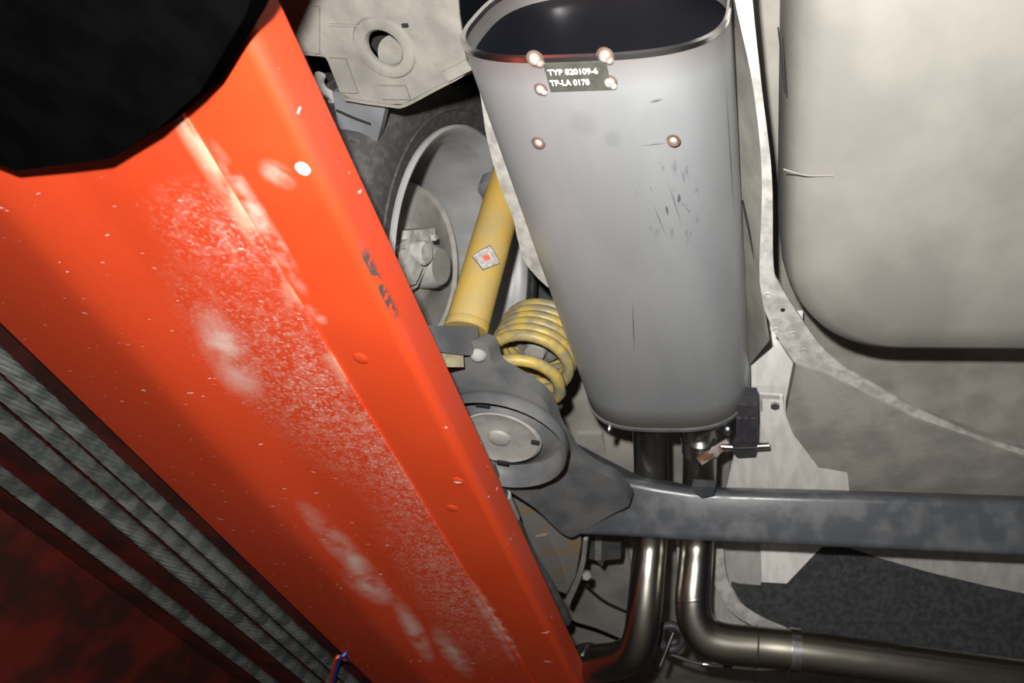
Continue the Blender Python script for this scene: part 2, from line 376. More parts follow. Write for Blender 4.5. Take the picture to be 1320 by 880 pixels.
# rear pan with the big drain hole, at the top left
zp = 0.625
rp_ = thing('rear_body_pan', 'beige rear body panel with a round pressed hole at top', 'body panel', az(500, 60, zp))
outl = [(340, -90), (352, 30), (378, 66), (416, 69), (422, 78), (440, 121), (452, 127), (500, 134), (520, 134), (560, 113), (594, 95), (602, 84), (592, 20), (584, -90)]
bmp = bmesh.new()
hc = az(496, 62, zp); hr = 0.019
outer = [bmp.verts.new(az(x, y, zp)) for x, y in outl]
hv = [bmp.verts.new(hc + V((math.cos(a), math.sin(a), 0))*hr) for a in [2*math.pi*i/28 for i in range(28)]]
eds = [bmp.edges.new((outer[i], outer[(i+1) % len(outer)])) for i in range(len(outer))]
eds += [bmp.edges.new((hv[i], hv[(i+1) % 28])) for i in range(28)]
bmesh.ops.triangle_fill(bmp, use_beauty=True, edges=eds)
bmesh.ops.solidify(bmp, geom=bmp.faces[:], thickness=0.003)
part('pressed_sheet', bmp, m_rear, rp_, smooth=False)
# folded edge wall going up along the front edge
wl = bmesh.new(); fr = [az(x, y, zp+.002) for x, y in outl[2:12]]
rings(wl, [[p, p+V((0, .004, 0)), p+V((0, .012, .05)), p+V((0, .008, .05))] for p in catmull(fr, 4)]); part('folded_edge', wl, m_rear, rp_)
part('pressed_ring', lathe([(0.034, 0), (0.032, 0.003), (0.026, 0.004), (hr+.002, 0.003), (hr, 0.0), (hr, -.004)], hc, (0, 0, -1), 40, caps=False), m_rear, rp_)
part('hole_backing', lathe([(0.030, 0.0), (0.030, .003), (0, .003)], hc+V((0.004, .022, 0.022)), (0, 0, 1), 30), m_rear, rp_)
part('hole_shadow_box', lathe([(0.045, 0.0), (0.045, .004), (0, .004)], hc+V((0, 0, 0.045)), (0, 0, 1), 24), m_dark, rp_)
part('slot', box(az(523, 32, zp)-V((0, 0, .0015)), 0.006, 0.0035, 0.004), m_dark, rp_, smooth=False)
# raised dimples at the corner
for (q, q2, w) in (((436, 74), (452, 118), .010), ((492, 118), (527, 118), .008), ((575, 98), (606, 82), .006)):
    A = az(*q, zp); B = az(*q2, zp); d = (B-A).normalized(); s_ = d.cross(V((0, 0, 1)))*w
    part('pressed_bead', ribbon([A-s_, B-s_], [A+s_, B+s_], (0, 0, -0.004), 4), m_rear, rp_, bevel=0.003)
part('weld_seam', ribbon([az(406, 8, zp), az(406, 68, zp)], [az(413, 8, zp), az(413, 68, zp)], (0, 0, -.0025), 4), m_rear, rp_, bevel=.001)
part('weld_seam', ribbon([az(425, 30, zp), az(500, 32, zp)], [az(425, 33, zp), az(500, 35, zp)], (0, 0, -.002), 4), m_rear, rp_, bevel=.0008)

# wheel
XW, WY, WZ = -0.489, 0.609, 0.788
wheel = thing('car_wheel', 'rear car wheel with silver rim seen from its inner side', 'wheel', (XW-0.1, WY, WZ-0.31))
WO = V((XW, WY, WZ)); WD = V((-1, 0, 0))
tp = [(0.222, 0.004), (0.232, -0.004), (0.248, -0.008), (0.27, -0.0095), (0.290, -0.006), (0.303, 0.004), (0.309, 0.016), (0.312, 0.03), (0.313, 0.055), (0.3085, 0.056), (0.3085, 0.063), (0.314, 0.064), (0.3145, 0.096), (0.310, 0.097), (0.310, .104), (.3145, .105), (.314, .138), (.3085, .139), (.3085, .146), (.313, .147), (.310, .18), (.300, .2), (.27, .208), (.235, .204), (.222, .195)]
tyre = part('tyre', lathe(tp, WO, WD, 96, caps=False), m_tyre, wheel)
# sidewall ridges
for r_, h_ in ((0.252, -0.0085), (0.296, -0.002)):
    part('sidewall_ridge', lathe([(r_-.002, h_), (r_, h_-.002), (r_+.002, h_), (r_, h_+.002), (r_-.002, h_)], WO, WD, 96, caps=False), m_tyre, tyre)
tb = bmesh.new()
for i in range(96):
    a = 2*math.pi*i/96; c = WO + V((0.0, math.cos(a)*0.304, math.sin(a)*0.304)) + WD*0.010
    t_ = V((0, -math.sin(a), math.cos(a))); n_ = V((0.75, math.cos(a)*.66, math.sin(a)*.66))
    obox(c, t_, V((-.66, math.cos(a)*.75, math.sin(a)*.75)), 0.005, 0.022, 0.004, tb)
tr_ = part('tread_blocks', tb, m_tyre, tyre, smooth=False, stuff=True)
rimp = [(0.2195, .012), (0.2285, 0.002), (0.2290, -0.006), (0.2245, -0.0085), (0.218, -0.005), (0.214, 0.003), (0.2085, 0.012), (0.2035, 0.02), (0.202, 0.05), (0.196, 0.075), (0.190, 0.11), (0.188, 0.15), (0.19, 0.168), (0.215, .19), (0.224, .196), (0.224, .2), (.2, .185), (.185, .175)]
rim = part('rim', lathe(rimp, WO, WD, 96, caps=False), m_rim, wheel, label='silver rim barrel with bright rolled lip')
part('wheel_dish', lathe([(0.19, .168), (0.16, 0.158), (0.12, 0.155), (0.07, .15), (0.0, .15), (0, .165), (.19, .178)], WO, WD, 64, caps=False), m_dust, wheel)
for i in range(5):
    a = 2*math.pi*i/5 + 0.3; d = V((0, math.cos(a), math.sin(a)))
    part('spoke', obox(WO+WD*0.155+d*0.115, d, V((0, -d.z, d.y)), 0.15, 0.045, 0.018), m_dust, wheel, bevel=0.006)
disc = thing('brake_disc', 'grey dusty brake disc and backing plate inside the wheel', 'brake disc', WO+WD*0.10-V((0, 0, .14)))
part('backing_plate', lathe([(0.0, 0.084), (0.05, 0.084), (0.06, 0.092), (0.128, 0.097), (0.134, 0.091), (0.137, .095), (0.13, 0.108), (0.0, .108)], WO, WD, 64, caps=False), m_dust, disc)
part('friction_ring', lathe([(0.141, .104), (.1425, .106), (0.1425, .128), (.08, .128), (.08, .11), (.141, .104)], WO, WD, 64, caps=False), m_rim, disc)
part('hub', lathe([(0.0, .05), (0.03, .05), (0.036, .058), (0.038, .09), (0, .09)], WO, WD, 32, caps=False), m_armlite, disc)

# brake caliper
cal = thing('brake_caliper', 'light grey cast brake caliper inside the wheel beside the ramp', 'brake caliper', ax(530, 350, -0.545))
XK = -0.545
cp = [(509, 318), (527, 308), (530, 297), (560, 294), (562, 302), (553, 305), (561, 318), (562, 332), (552, 343), (548, 350), (538, 370), (524, 378), (512, 360)]
part('body', slab([ax(x, y, XK) for x, y in cp], (-0.05, 0, 0)), m_cal, cal, bevel=0.006)
part('cylinder', lathe([(.020, 0), (.020, .012), (.016, .016), (.0, .016)], ax(538, 326, XK), (1, 0, 0), 24), m_cal, cal)
part('bridge', slab([ax(x, y, XK+.012) for x, y in ((512, 326), (524, 320), (545, 345), (536, 366), (522, 370))], (-.014, 0, 0)), m_cal, cal, bevel=.004)
for q in ((557, 306), (530, 350), (520, 330)):
    part('bolt', hexbolt(ax(*q, XK+.004), (1, 0, 0), 0.006, 0.007), m_cal, cal, smooth=False)

# wheel arch liner behind the tyre
lin = thing('wheel_arch_liner', 'grey ribbed plastic wheel arch liner behind the tyre', 'arch liner', (XW-.1, 0.03, 0.6))
def linfn(u, v):
    a = math.radians(8 + 170*u); x = -0.86 + (0.33 + 0.14*max(0, min(1, (math.sin(a)-.45)*4)))*v; r = 0.36 + 0.006*(1 if math.sin(u*60) > 0.3 else 0)
    return V((x, WY - math.cos(a)*r, WZ + math.sin(a)*r))
part('liner_shell', sheet(linfn, 90, 6, 0.003), m_liner, lin)
lb = [(428, 118), (500, 122), (492, 160), (480, 205), (462, 215), (436, 160)]
part('lower_lip', slab([az(x, y, .64) for x, y in lb], (0, 0, .012)), m_liner, lin, bevel=.003)
part('clip', tube([az(413, 96, .69), az(411, 105, .69), az(417, 116, .69), az(430, 126, .69), az(426, 140, .69)], .006, 8), m_armlite, lin)
for a, b in (((434, 142), (478, 160)), ((446, 178), (480, 188))):
    A, B = az(*a, .6395), az(*b, .6395); part('groove', tube([A, (A+B)/2+V((0, .001, 0)), B], .0018, 6), m_dark, lin)

# pale seam flange of the frame rail, left of the muffler
rail = thing('frame_rail_flange', 'pale sealed seam flange curving between wheel and muffler', 'seam flange', az(650, 250, .69))
fl_l = [(606, 70), (619, 122), (627, 175), (641, 228), (661, 281), (667, 307), (676, 336), (691, 356), (706, 370)]
fl_r = [(622, 70), (633, 122), (648, 175), (664, 228), (684, 281), (694, 307), (708, 336), (722, 352), (735, 366)]
L = [az(x, y, .69) for x, y in fl_l]; R_ = [az(x, y, .685) for x, y in fl_r]
part('flange', ribbon(L, R_, (0, 0, .004)), m_flange, rail, bevel=.0012)
wl = bmesh.new(); C_ = catmull(R_, 4); rings(wl, [[p, p+V((.003, 0, 0)), p+V((.001, 0, .14)), p+V((-.002, 0, .14))] for p in C_]); part('rail_wall', wl, m_under, rail)

# spare wheel tub and flange, right
tub = thing('spare_wheel_tub', 'large smooth beige rounded tub pressed down beside the muffler', 'body panel', (0.35, 0.2, 0.62))
def rrect(cx_, cy_, hx, hy, r, n=10):
    out = []
    for qx, qy, a0 in ((1, 1, 0), (-1, 1, 90), (-1, -1, 180), (1, -1, 270)):
        for k in range(n+1):
            a = math.radians(a0 + 90*k/n); out.append((cx_ + qx*(hx-r) + r*math.cos(a), cy_ + qy*(hy-r) + r*math.sin(a)))
    return out
tbm = bmesh.new(); TR = []
TX0, TX1, TY0, TY1 = 0.018, 0.95, -0.5, 0.725
for ins, z in ((0.0, 0.88), (0.004, 0.77), (0.010, 0.73), (0.022, 0.70), (0.045, 0.682), (0.09, 0.674), (0.16, 0.670), (0.25, .668)):
    cx_, cy_ = (TX0+TX1)/2, (TY0+TY1)/2
    TR.append([V((x, y, z)) for x, y in rrect(cx_, cy_, (TX1-TX0)/2-ins, (TY1-TY0)/2-ins, max(.02, 0.17-ins*.5))])
rings(tbm, TR); part('tub_shell', tbm, m_tub, tub)
part('crease', tube([az(1003, 35, .655), az(1008, 80, .655), az(1012, 120, .655)], .0009, 6), m_dark, tub)
part('crease', tube([az(1010, 218, .636), az(1040, 226, .634), az(1075, 226, .632)], .001, 6), m_under, tub)

fg = thing('seam_flange', 'pale spot-welded seam flange curving around the beige tub', 'seam flange', az(1000, 380, .66))
gl = [(938, -60), (947, 0), (971, 114), (982, 228), (979, 341), (981, 375), (989, 408), (1012, 450), (1042, 488), (1075, 518), (1180, 580), (1340, 640), (1800, 760)]
gr = [(966, -60), (970, 0), (982, 114), (995, 228), (997, 341), (1006, 368), (1029, 405), (1056, 443), (1085, 470), (1130, 498), (1220, 545), (1350, 590), (1800, 700)]
L = [az(x, y, .665) for x, y in gl]; R_ = [az(x, y, .665) for x, y in gr]
part('flange', ribbon(L, R_, (0, 0, .005)), m_flange, fg, bevel=.0015)
part('hole', lathe([(.0035, 0), (.0035, .001), (0, .001)], az(1009, 399, .665)-V((0, 0, .0002)), (0, 0, -1), 14), m_dark, fg)
for q in ((990, 380), (1022, 430), (1036, 452), (1000, 425)):
    part('spot_weld', lathe([(.006, 0), (.005, .0012), (.003, .0004), (0, .0004)], az(*q, .665), (0, 0, -1), 16), m_flange, fg)
gl2 = [(938, -60), (941, 0), (945, 60), (951, 228), (957, 320), (962, 400), (966, 470)]
gr2 = [(948, -60), (951, 0), (972, 114), (983, 228), (981, 341), (984, 400), (990, 440)]
L = [az(x, y, .73) for x, y in gl2]; R_ = [az(x, y, .67) for x, y in gr2]
part('rail_wall', ribbon(L, R_, (0.003, 0, .003)), m_under, fg)
part('seam', tube([az(953, 40, .716), az(958, 75, .71), az(966, 120, .695)], .0016, 6), m_dark, fg)
part('seam', tube([az(957, 258, .715), az(966, 300, .7), az(975, 345, .69)], .0016, 6), m_dark, fg)

# heat shield and panels in front of the muffler, right
hs = thing('heat_shield', 'bright satin aluminium heat shield right of the exhaust hanger', 'heat shield', az(980, 560, .75))
def quad(px4):
    A, B, C, D = [az(*q) for q in px4]
    return lambda u, v: (A*(1-u)+B*u)*(1-v) + (D*(1-u)+C*u)*v
def bulge(px4, h_, n=16):
    q = quad(px4)
    return sheet(lambda u, v: q(u, v) - V((0, 0, h_*math.sin(math.pi*u)*math.sin(math.pi*v))), n, n, 0.002)
part('upper_facet', bulge([(966, 400, .82), (1035, 400, .82), (1032, 497, .735), (966, 497, .735)], 0.004), m_alu, hs)
part('lower_facet', bulge([(966, 497, .735), (1080, 497, .735), (1100, 680, .61), (925, 680, .61)], 0.012), m_alu, hs)
part('bolt_plate', slab([az(x, y, .700) for x, y in ((979, 509), (1009, 511), (1012, 545), (980, 556))], (0, 0, .006)), m_alu, hs, bevel=.001)
part('bolt', hexbolt(az(999, 521, .700), (0, 0, -1), 0.009, .007), m_clamp, hs, smooth=False)
part('plate_lip', slab([az(x, y, .697) for x, y in ((979, 509), (1005, 511), (1005, 514), (983, 513), (983, 530), (979, 530))], (0, 0, .003)), m_flange, hs)

rpn = thing('side_floor_panel', 'grey rounded floor panel under the seam flange at right', 'body panel', az(1060, 560, .68))
part('panel', slab([az(x, y, .66) for x, y in ((1026, 470), (1060, 480), (1180, 540), (1350, 600), (1800, 720), (1800, 800), (1350, 720), (1120, 690), (1062, 612), (1021, 556), (1013, 535))], (0, 0, .03)), m_under, rpn, bevel=.005)

sh2 = thing('tunnel_heat_shield', 'pale silver heat shield behind the beam at lower right', 'heat shield', az(960, 740, .74))
part('shield_sheet', bulge([(870, 680, .70), (1800, 690, .70), (1800, 980, .52), (880, 800, .59)], .01), m_alu, sh2)
part('folded_tab', slab([ad(980, 690, 1.38), ad(1075, 690, 1.38), ad(1052, 712, 1.385), ad(1014, 752, 1.39), ad(982, 750, 1.39)], (0, .003, .003)), m_alu, sh2)
part('edge_flange', ribbon([ad(x, y, 1.375) for x, y in ((912, 700), (914, 735), (932, 772), (952, 796), (1000, 818), (1062, 834), (1350, 880), (1800, 955))], [ad(x, y, 1.375) for x, y in ((932, 700), (936, 740), (946, 764), (962, 786), (1004, 808), (1062, 823), (1350, 866), (1800, 938))], (0, 0, .006)), m_flange, sh2, bevel=.0015)
tray = thing('black_underbody_tray', 'black textured plastic tray at the lower right behind the pipes', 'underbody tray', az(1020, 780, .67))
part('tray_body', slab([ad(x, y, 1.40) for x, y in ((942, 757), (950, 760), (980, 762), (983, 750), (1014, 750), (1016, 739), (1052, 708), (1180, 690), (1800, 715), (1800, 945), (1350, 872), (1062, 826), (1004, 811), (962, 790), (948, 772))], (0, .03, .03)), m_blackplastic, tray, bevel=.006)
part('stepped_rib', slab([ad(x, y, 1.39) for x, y in ((1016, 739), (1080, 739), (1080, 745), (1016, 745))], (0, 0, .006)), m_blackplastic, tray, bevel=.002)

# ------------------------------------------------------------------ muffler
MC0 = V((-0.184, 0.190, 0.712)); MC1 = V((-0.176, 0.845, 0.770)); MA, MB, MN = 0.145, 0.118, 3.0
muf = thing('muffler', 'big oval raw-steel exhaust muffler hanging beneath the car', 'muffler', (-0.175, 0.5, 0.62))
MD = (MC1-MC0).normalized(); MX = (V((1, 0, 0)) - MD*MD.x).normalized(); MU = MD.cross(MX).normalized(); MU = -MU if MU.z < 0 else MU
def sect(c, a, b, n=72):
    out = []
    for k in range(n):
        t = 2*math.pi*k/n; ct, st = math.cos(t), math.sin(t)
        out.append(c + MX*a*math.copysign(abs(ct)**(2/MN), ct) + MU*b*math.copysign(abs(st)**(2/MN), st))
    return out
Lm = (MC1-MC0).length; bmm = bmesh.new()
def mp_(s): return MC0 + MD*s
Rm = [sect(mp_(Lm-0.001), MA-.012, MB-.012), sect(mp_(Lm), MA-.004, MB-.004), sect(mp_(Lm-.003), MA, MB)]
for k in range(1, 12): Rm.append(sect(mp_(Lm*(1-k/12)), MA, MB))
Rm += [sect(mp_(0.004), MA, MB), sect(mp_(0.004), MA-.003, MB-.003), sect(mp_(0.03), MA-.003, MB-.003)]
rings(bmm, Rm, True, False); bmm.faces.new([v for v in bmm.verts][:72])
shell = part('shell', bmm, m_steel, muf)
part('rolled_lip', lathe([(0, 0)], (0, 0, 0), (0, 0, 1), 3, caps=False) if False else (lambda b: (rings(b, [sect(mp_(0.006), MA+.0012, MB+.0012), sect(mp_(0.001), MA+.0012, MB+.0012), sect(mp_(-0.001), MA-.001, MB-.001), sect(mp_(0.001), MA-.004, MB-.004), sect(mp_(0.006), MA-.004, MB-.004)], True, False), b)[1])(bmesh.new()), m_lip, muf, label='bright rolled edge at the open end')
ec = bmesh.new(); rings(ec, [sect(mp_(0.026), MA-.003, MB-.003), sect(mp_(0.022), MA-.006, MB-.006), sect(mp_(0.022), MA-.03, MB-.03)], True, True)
part('end_cap', ec, m_endcap, muf, label='near-black end cap recessed in the rim')
fr_ = bmesh.new(); rings(fr_, [sect(mp_(Lm-.006), MA+.0025, MB+.0025), sect(mp_(Lm+.001), MA+.0025, MB+.0025), sect(mp_(Lm+.003), MA, MB), sect(mp_(Lm+.002), MA-.02, MB-.02)], True, True)
part('front_seam', fr_, m_arm, muf)
def on_muf(px, py):
    """where the sight line meets the muffler's flat underside"""
    p0 = MC0 - MU*MB; r = ray(px, py); return r*(p0.dot(MU)/r.dot(MU))
DN = -MU
PX = MX; PY = -MD           # on the underside: right and up as read from below
pc = on_muf(745, 98); pw = (on_muf(785, 98)-on_muf(705, 98)).length; ph = (on_muf(745, 80)-on_muf(745, 116)).length
plate = part('id_plate', obox(pc+DN*.001, PX, PY, pw, ph, .0022), m_plate, muf, smooth=False, bevel=.0004, label='dark riveted plate with stamped white lettering')
def text(s, c, h_, w_, parent, m, up, right, nrm):
    cu = bpy.data.curves.new('txt', 'FONT'); cu.body = s; cu.align_x = 'CENTER'; cu.align_y = 'CENTER'; cu.size = 1; cu.extrude = 0.02; cu.offset = 0.012
    to = bpy.data.objects.new('txt', cu); link(to); dg = bpy.context.evaluated_depsgraph_get(); dg.update()
    me = bpy.data.meshes.new_from_object(to.evaluated_get(dg)); bpy.data.objects.remove(to)
    xs = [v.co.x for v in me.vertices]; ys = [v.co.y for v in me.vertices]
    sx = w_/(max(xs)-min(xs)); sy = h_/(max(ys)-min(ys)); mx_ = (max(xs)+min(xs))/2; my_ = (max(ys)+min(ys))/2
    b = bmesh.new(); b.from_mesh(me); bpy.data.meshes.remove(me)
    for v in b.verts: v.co = c + right*((v.co.x-mx_)*sx) + up*((v.co.y-my_)*sy) + nrm*(v.co.z*0.02)
    return part('lettering', b, m, parent, smooth=False)
text('TYP 820109-6', on_muf(739, 91)+DN*.0024, ph*.20, pw*.80, plate, m_white, PY, PX, DN)
text('TP-LA 0178', on_muf(735, 105)+DN*.0024, ph*.20, pw*.64, plate, m_white, PY, PX, DN)
for q, r_ in (((690, 76), .0085), ((697, 115), .0065), ((780, 72), .0085), ((786, 106), .0075)):
    c = on_muf(*q); part('rivet_ring', lathe([(r_*1.05, 0), (r_*1.0, .0008), (r_*.7, .0012), (0, .0012)], c, DN, 18), m_rust, plate)
    b = dome(c, DN, r_*.75, r_*.75, 14); dome(c+PX*r_*.45+PY*r_*(-.5), DN, r_*.5, r_*.6, 12, b)
    part('weld_bead', b, m_weld, plate)
for q in ((694, 184), (868, 181)):
    c = on_muf(*q); part('weld_ring', lathe([(.0075, 0), (.0070, .001), (.005, .0012), (.004, .0006), (0, .0006)], c, DN, 24), m_rust, muf)
    part('plug_weld', dome(c, DN, .0045, .003, 14), m_weld, muf)
part('clip_stud', dome(on_muf(785, 545)+V((0, .008, .0)), V((0, .3, -1)), .006, .012), m_clamp, muf)
# heat tint and marks on the muffler skin
P = Paint(m_steel); mb_ = base_of(muf)
def mo(px, py): p = on_muf(px, py)-mb_; return (p.x, p.y, p.z)
P.over(P.math('MULTIPLY', P.axis(1, MC0.y+.045-mb_.y, MC0.y-mb_.y), 0.75), (0.20, 0.13, 0.10))
P.over(P.math('MULTIPLY', P.axis(1, MC1.y-.05-mb_.y, MC1.y-mb_.y), 0.8), (0.10, 0.075, 0.05))
for q, r_, f_ in (((790, 180), .012, .3), ((752, 160), .018, .25), ((850, 160), .03, .12)):
    P.over(P.math('MULTIPLY', P.blob(mo(*q), (r_, r_), 0, .5), f_), (0.25, 0.27, 0.28))
scr = P.math('MULTIPLY', P.blob(mo(868, 265), (.05, .07), 0, .8), P.noise(60, .60, .66, stretch=(2.2, .6, 1), rot=.35)); P.over(P.math('MULTIPLY', scr, .75), (.07, .07, .075))
for a, b, w in (((815, 380), (818, 460), .0012), ((825, 189), (862, 187), .001), ((835, 134), (855, 131), .002), ((930, 110), (945, 330), .0009), ((858, 230), (880, 300), .0008), ((840, 260), (860, 310), .0008)):
    A, B = V(mo(*a)), V(mo(*b)); d = B-A
    P.over(P.math('MULTIPLY', P.blob(tuple((A+B)/2), (d.length/2, w), math.atan2(d.y, d.x), .9), .8), (.06, .06, .065))

# ------------------------------------------------------------------ exhaust pipes
RP = 0.0335
def pipe(name, pts, label, r=RP):
    t = thing(name, label, 'exhaust pipe', pts[len(pts)//2]-V((0, 0, r)), 'twin exhaust pipes')
    part('tube', tube(pts, r, 32, 10), m_pipe, t); return t
pl = [az(838, 530, .675), az(839, 560, .668), ad(840, 620, 1.20), ad(839, 690, 1.215), ad(835, 740, 1.19), ad(831, 785, 1.17), ad(827, 815, 1.165), ad(818, 838, 1.175), ad(798, 850, 1.21), ad(770, 854, 1.255), ad(735, 855, 1.32), ad(690, 855, 1.40)]
lp = pipe('exhaust_pipe', pl, 'left steel exhaust pipe bending left at the bottom edge')
pr_ = [az(903, 530, .675), az(903, 570, .665), ad(902, 620, 1.20), ad(899, 690, 1.215), ad(896, 735, 1.19), ad(893, 770, 1.17), ad(896, 797, 1.16), ad(910, 819, 1.155), ad(935, 829, 1.155), ad(980, 833, 1.16), ad(1020, 837, 1.16), ad(1060, 842, 1.16), ad(1350, 880, 1.16), ad(1800, 940, 1.16)]
rpipe = pipe('exhaust_pipe', pr_, 'right steel exhaust pipe bending right below the black beam')
def ringon(a, b, r, w, m, nm, parent):
    d = (b-a).normalized(); part(nm, lathe([(r-.001, -w/2), (r+.0022, -w/2), (r+.003, 0), (r+.0022, w/2), (r-.001, w/2)], a, d, 32, caps=False), m, parent)
ringon(pr_[5], pr_[6], RP-.0022, .006, m_pipe, 'weld_seam', rpipe)
ringon(ad(975, 833, 1.16), pr_[10], RP-.001, .004, m_clamp, 'weld_seam', rpipe)
def clamp(c, d, r, label, boltdir):
    t = thing('pipe_clamp', label, 'pipe clamp', c-V((0, 0, r)), 'pipe clamps on the exhaust')
    d = norm(d); part('band', lathe([(r, -.009), (r+.003, -.009), (r+.003, .009), (r, .009), (r, -.009)], c, d, 36, caps=False), m_clamp, t)
    bd = norm(boltdir); k = c + bd*(r+.006)
    part('bolt_block', obox(k, d, bd, .014, .012, .018), m_clamp, t, bevel=.002)
    part('bolt', tube([k-d.cross(bd)*.02, k+d.cross(bd)*.02], .0035, 10, 1), m_clamp, t)
    return t
c = ad(1024, 837.5, 1.16); clamp(c, pr_[11]-pr_[9], RP+.0005, 'small band clamp round the right pipe near the tray', M @ V((-.9, .4, .6)))
c = ad(755, 854.5, 1.282); clamp(c, pl[10]-pl[8], RP+.0005, 'small band clamp round the left pipe beside the red ramp', M @ V((0, 1, .6)))

# clamp strap and rusty bracket on the right pipe, rubber hanger
hb = thing('exhaust_hanger_bracket', 'rust-edged steel hanger bracket welded under the right pipe', 'bracket', az(905, 585, .62))
dpipe = (pr_[2]-pr_[1]).normalized()
part('saddle', lathe([(RP+.0005, -.012), (RP+.004, -.014), (RP+.004, .012), (RP+.0005, .012), (RP+.0005, -.012)], az(904, 572, .664), dpipe, 40, caps=False), m_clamp, hb)
A = az(905, 592, .628); B = az(936, 572, .645)
part('bracket_arm', obox((A+B)/2, B-A, M @ V((0, 1, .3)), (B-A).length+.012, .017, .006), m_ruststeel, hb, bevel=.001)
part('flange_lip', lathe([(RP-.002, 0), (RP+.005, .001), (RP+.005, .006), (RP-.002, .007)], az(904, 560, .667), dpipe, 40, caps=False), m_clamp, hb)
part('hook_rod', tube([az(898, 563, .64), az(925, 548, .635), az(938, 541, .64), az(950, 538, .65)], .0055, 12), m_clamp, hb)
part('hook_rod', tube([az(930, 575, .64), az(950, 576, .64), az(992, 574, .64)], .0058, 12, 3), m_clamp, hb)
part('weld_blob', dome(az(938, 553, .635), M @ V((0, 0, 1)), .010, .009), m_clamp, hb)
rh = thing('rubber_hanger', 'black ribbed rubber exhaust hanger beside the muffler front', 'rubber hanger', az(960, 560, .64))
part('block', slab([az(x, y, .636) for x, y in ((951, 522), (975, 523), (977, 530), (977, 572), (973, 587), (950, 588), (944, 582), (944, 572), (950, 560))], (0, .0, .04)), m_hanger, rh, bevel=.003)
for xx in (952, 962, 971):
    part('ridge', slab([az(x, y, .632) for x, y in ((xx-3, 540), (xx+3, 540), (xx+3, 570), (xx-3, 570))], (0, 0, .008)), m_hanger, rh, bevel=.0015)

# small hanger and brake cable at the bottom
sh = thing('pipe_hanger', 'black rubber hanger with a bolt between the two pipe bends', 'rubber hanger', az(862, 830, .6))
part('rubber_loop', tube([ad(853, 808, 1.33), ad(866, 806, 1.33), ad(880, 815, 1.33), ad(876, 832, 1.33), ad(862, 836, 1.33), ad(852, 826, 1.33), ad(853, 808, 1.33)], .009, 12), m_hanger, sh)
part('bolt_rod', tube([ad(868, 815, 1.30), ad(860, 835, 1.29), ad(851, 858, 1.28)], .0045, 10, 3), m_clamp, sh)
cb = thing('brake_cable', 'thin brake cable with bright sleeve beneath the right pipe', 'cable', ad(960, 858, 1.36))
part('cable', tube([ad(862, 842, 1.36), ad(885, 850, 1.36), ad(905, 855, 1.36), ad(960, 860, 1.36), ad(1010, 862, 1.36), ad(1050, 850, 1.36)], .0035, 8), m_hanger, cb)
part('sleeve', tube([ad(906, 855.5, 1.354), ad(932, 858, 1.354)], .005, 12, 2), m_clamp, cb)
part('sleeve', tube([ad(944, 859, 1.354), ad(980, 862, 1.354), ad(1008, 860, 1.354)], .005, 12, 2), m_clamp, cb)
bc2 = thing('floor_cable', 'black cable running along the dirty floor left of the pipes', 'cable', az(770, 820, .68))
part('cable', tube([az(700, 775, .66), az(735, 800, .67), az(770, 812, .68), az(812, 830, .68), az(840, 845, .68)], .0038, 8), m_black, bc2)

# ------------------------------------------------------------------ damper
SX = -0.417
sa, sb = ax(668, 190, SX+.004), ax(602, 420, SX)
shock = thing('shock_absorber', 'yellow tubular shock absorber with a diamond sticker', 'shock absorber', sb)
sd = (sb-sa).normalized()
part('body', tube([sa, sb], 0.0285, 32, 1), m_yel, shock)
part('bottom_rim', lathe([(.0285, -.006), (.0293, -.005), (.0293, .004), (.027, .006), (0, .006)], sb, sd, 32), m_yel, shock)
part('top_cap', lathe([(.0, -.004), (.030, -.003), (.031, .018), (.0285, .02)], ax(645, 238, SX-.014), sd, 24), m_liner, shock)
# sticker wraps the tube
sc = ax(624, 345, SX); tt = (sc-sa).dot(sd); scx = sa + sd*tt
toc = (-scx); toc = (toc - sd*toc.dot(sd)).normalized(); sw = sd.cross(toc)
def stick(half_w, half_h, rr, nm, m, n=12, dv=0, du=0):
    b = bmesh.new(); R = []
    for i in range(n+1):
        u = -1 + 2*i/n; hh = half_h*(1-abs(u)) + .0002; a = (u*half_w+du)/.0285
        d = toc*math.cos(a) + sw*math.sin(a)
        R.append([scx + d*(rr) + sd*(dv+hh), scx + d*rr + sd*(dv-hh), scx+d*(rr-.0006)+sd*(dv-hh), scx+d*(rr-.0006)+sd*(dv+hh)])
    rings(b, R); return part(nm, b, m, shock)
stick(.0215, .0215, .02885, 'sticker', m_stkb, dv=0)
stick(.0200, .0198, .0291, 'sticker', m_stk, dv=0)
stick(.006, .006, .0294, 'sticker_mark', m_stkr)
# clamp that grips the damper's foot
ck = thing('damper_clamp', 'dark steel clamp block gripping the foot of the shock absorber', 'clamp', ax(590, 460, -.42))
part('block', slab([ax(x, y, -.392) for x, y in ((550, 419), (616, 421), (619, 452), (605, 458), (555, 452))], (-.06, 0, .0)), m_arm, ck, bevel=.004)
part('damper_eye', slab([ax(x, y, -.398) for x, y in ((560, 453), (597, 453), (598, 473), (572, 473))], (-.04, 0, 0)), m_cream, ck, bevel=.004)
part('bolt', dome(ad(617, 456, .842), V((.5, -.6, -.6)), .0115, .010), m_armlite, ck)

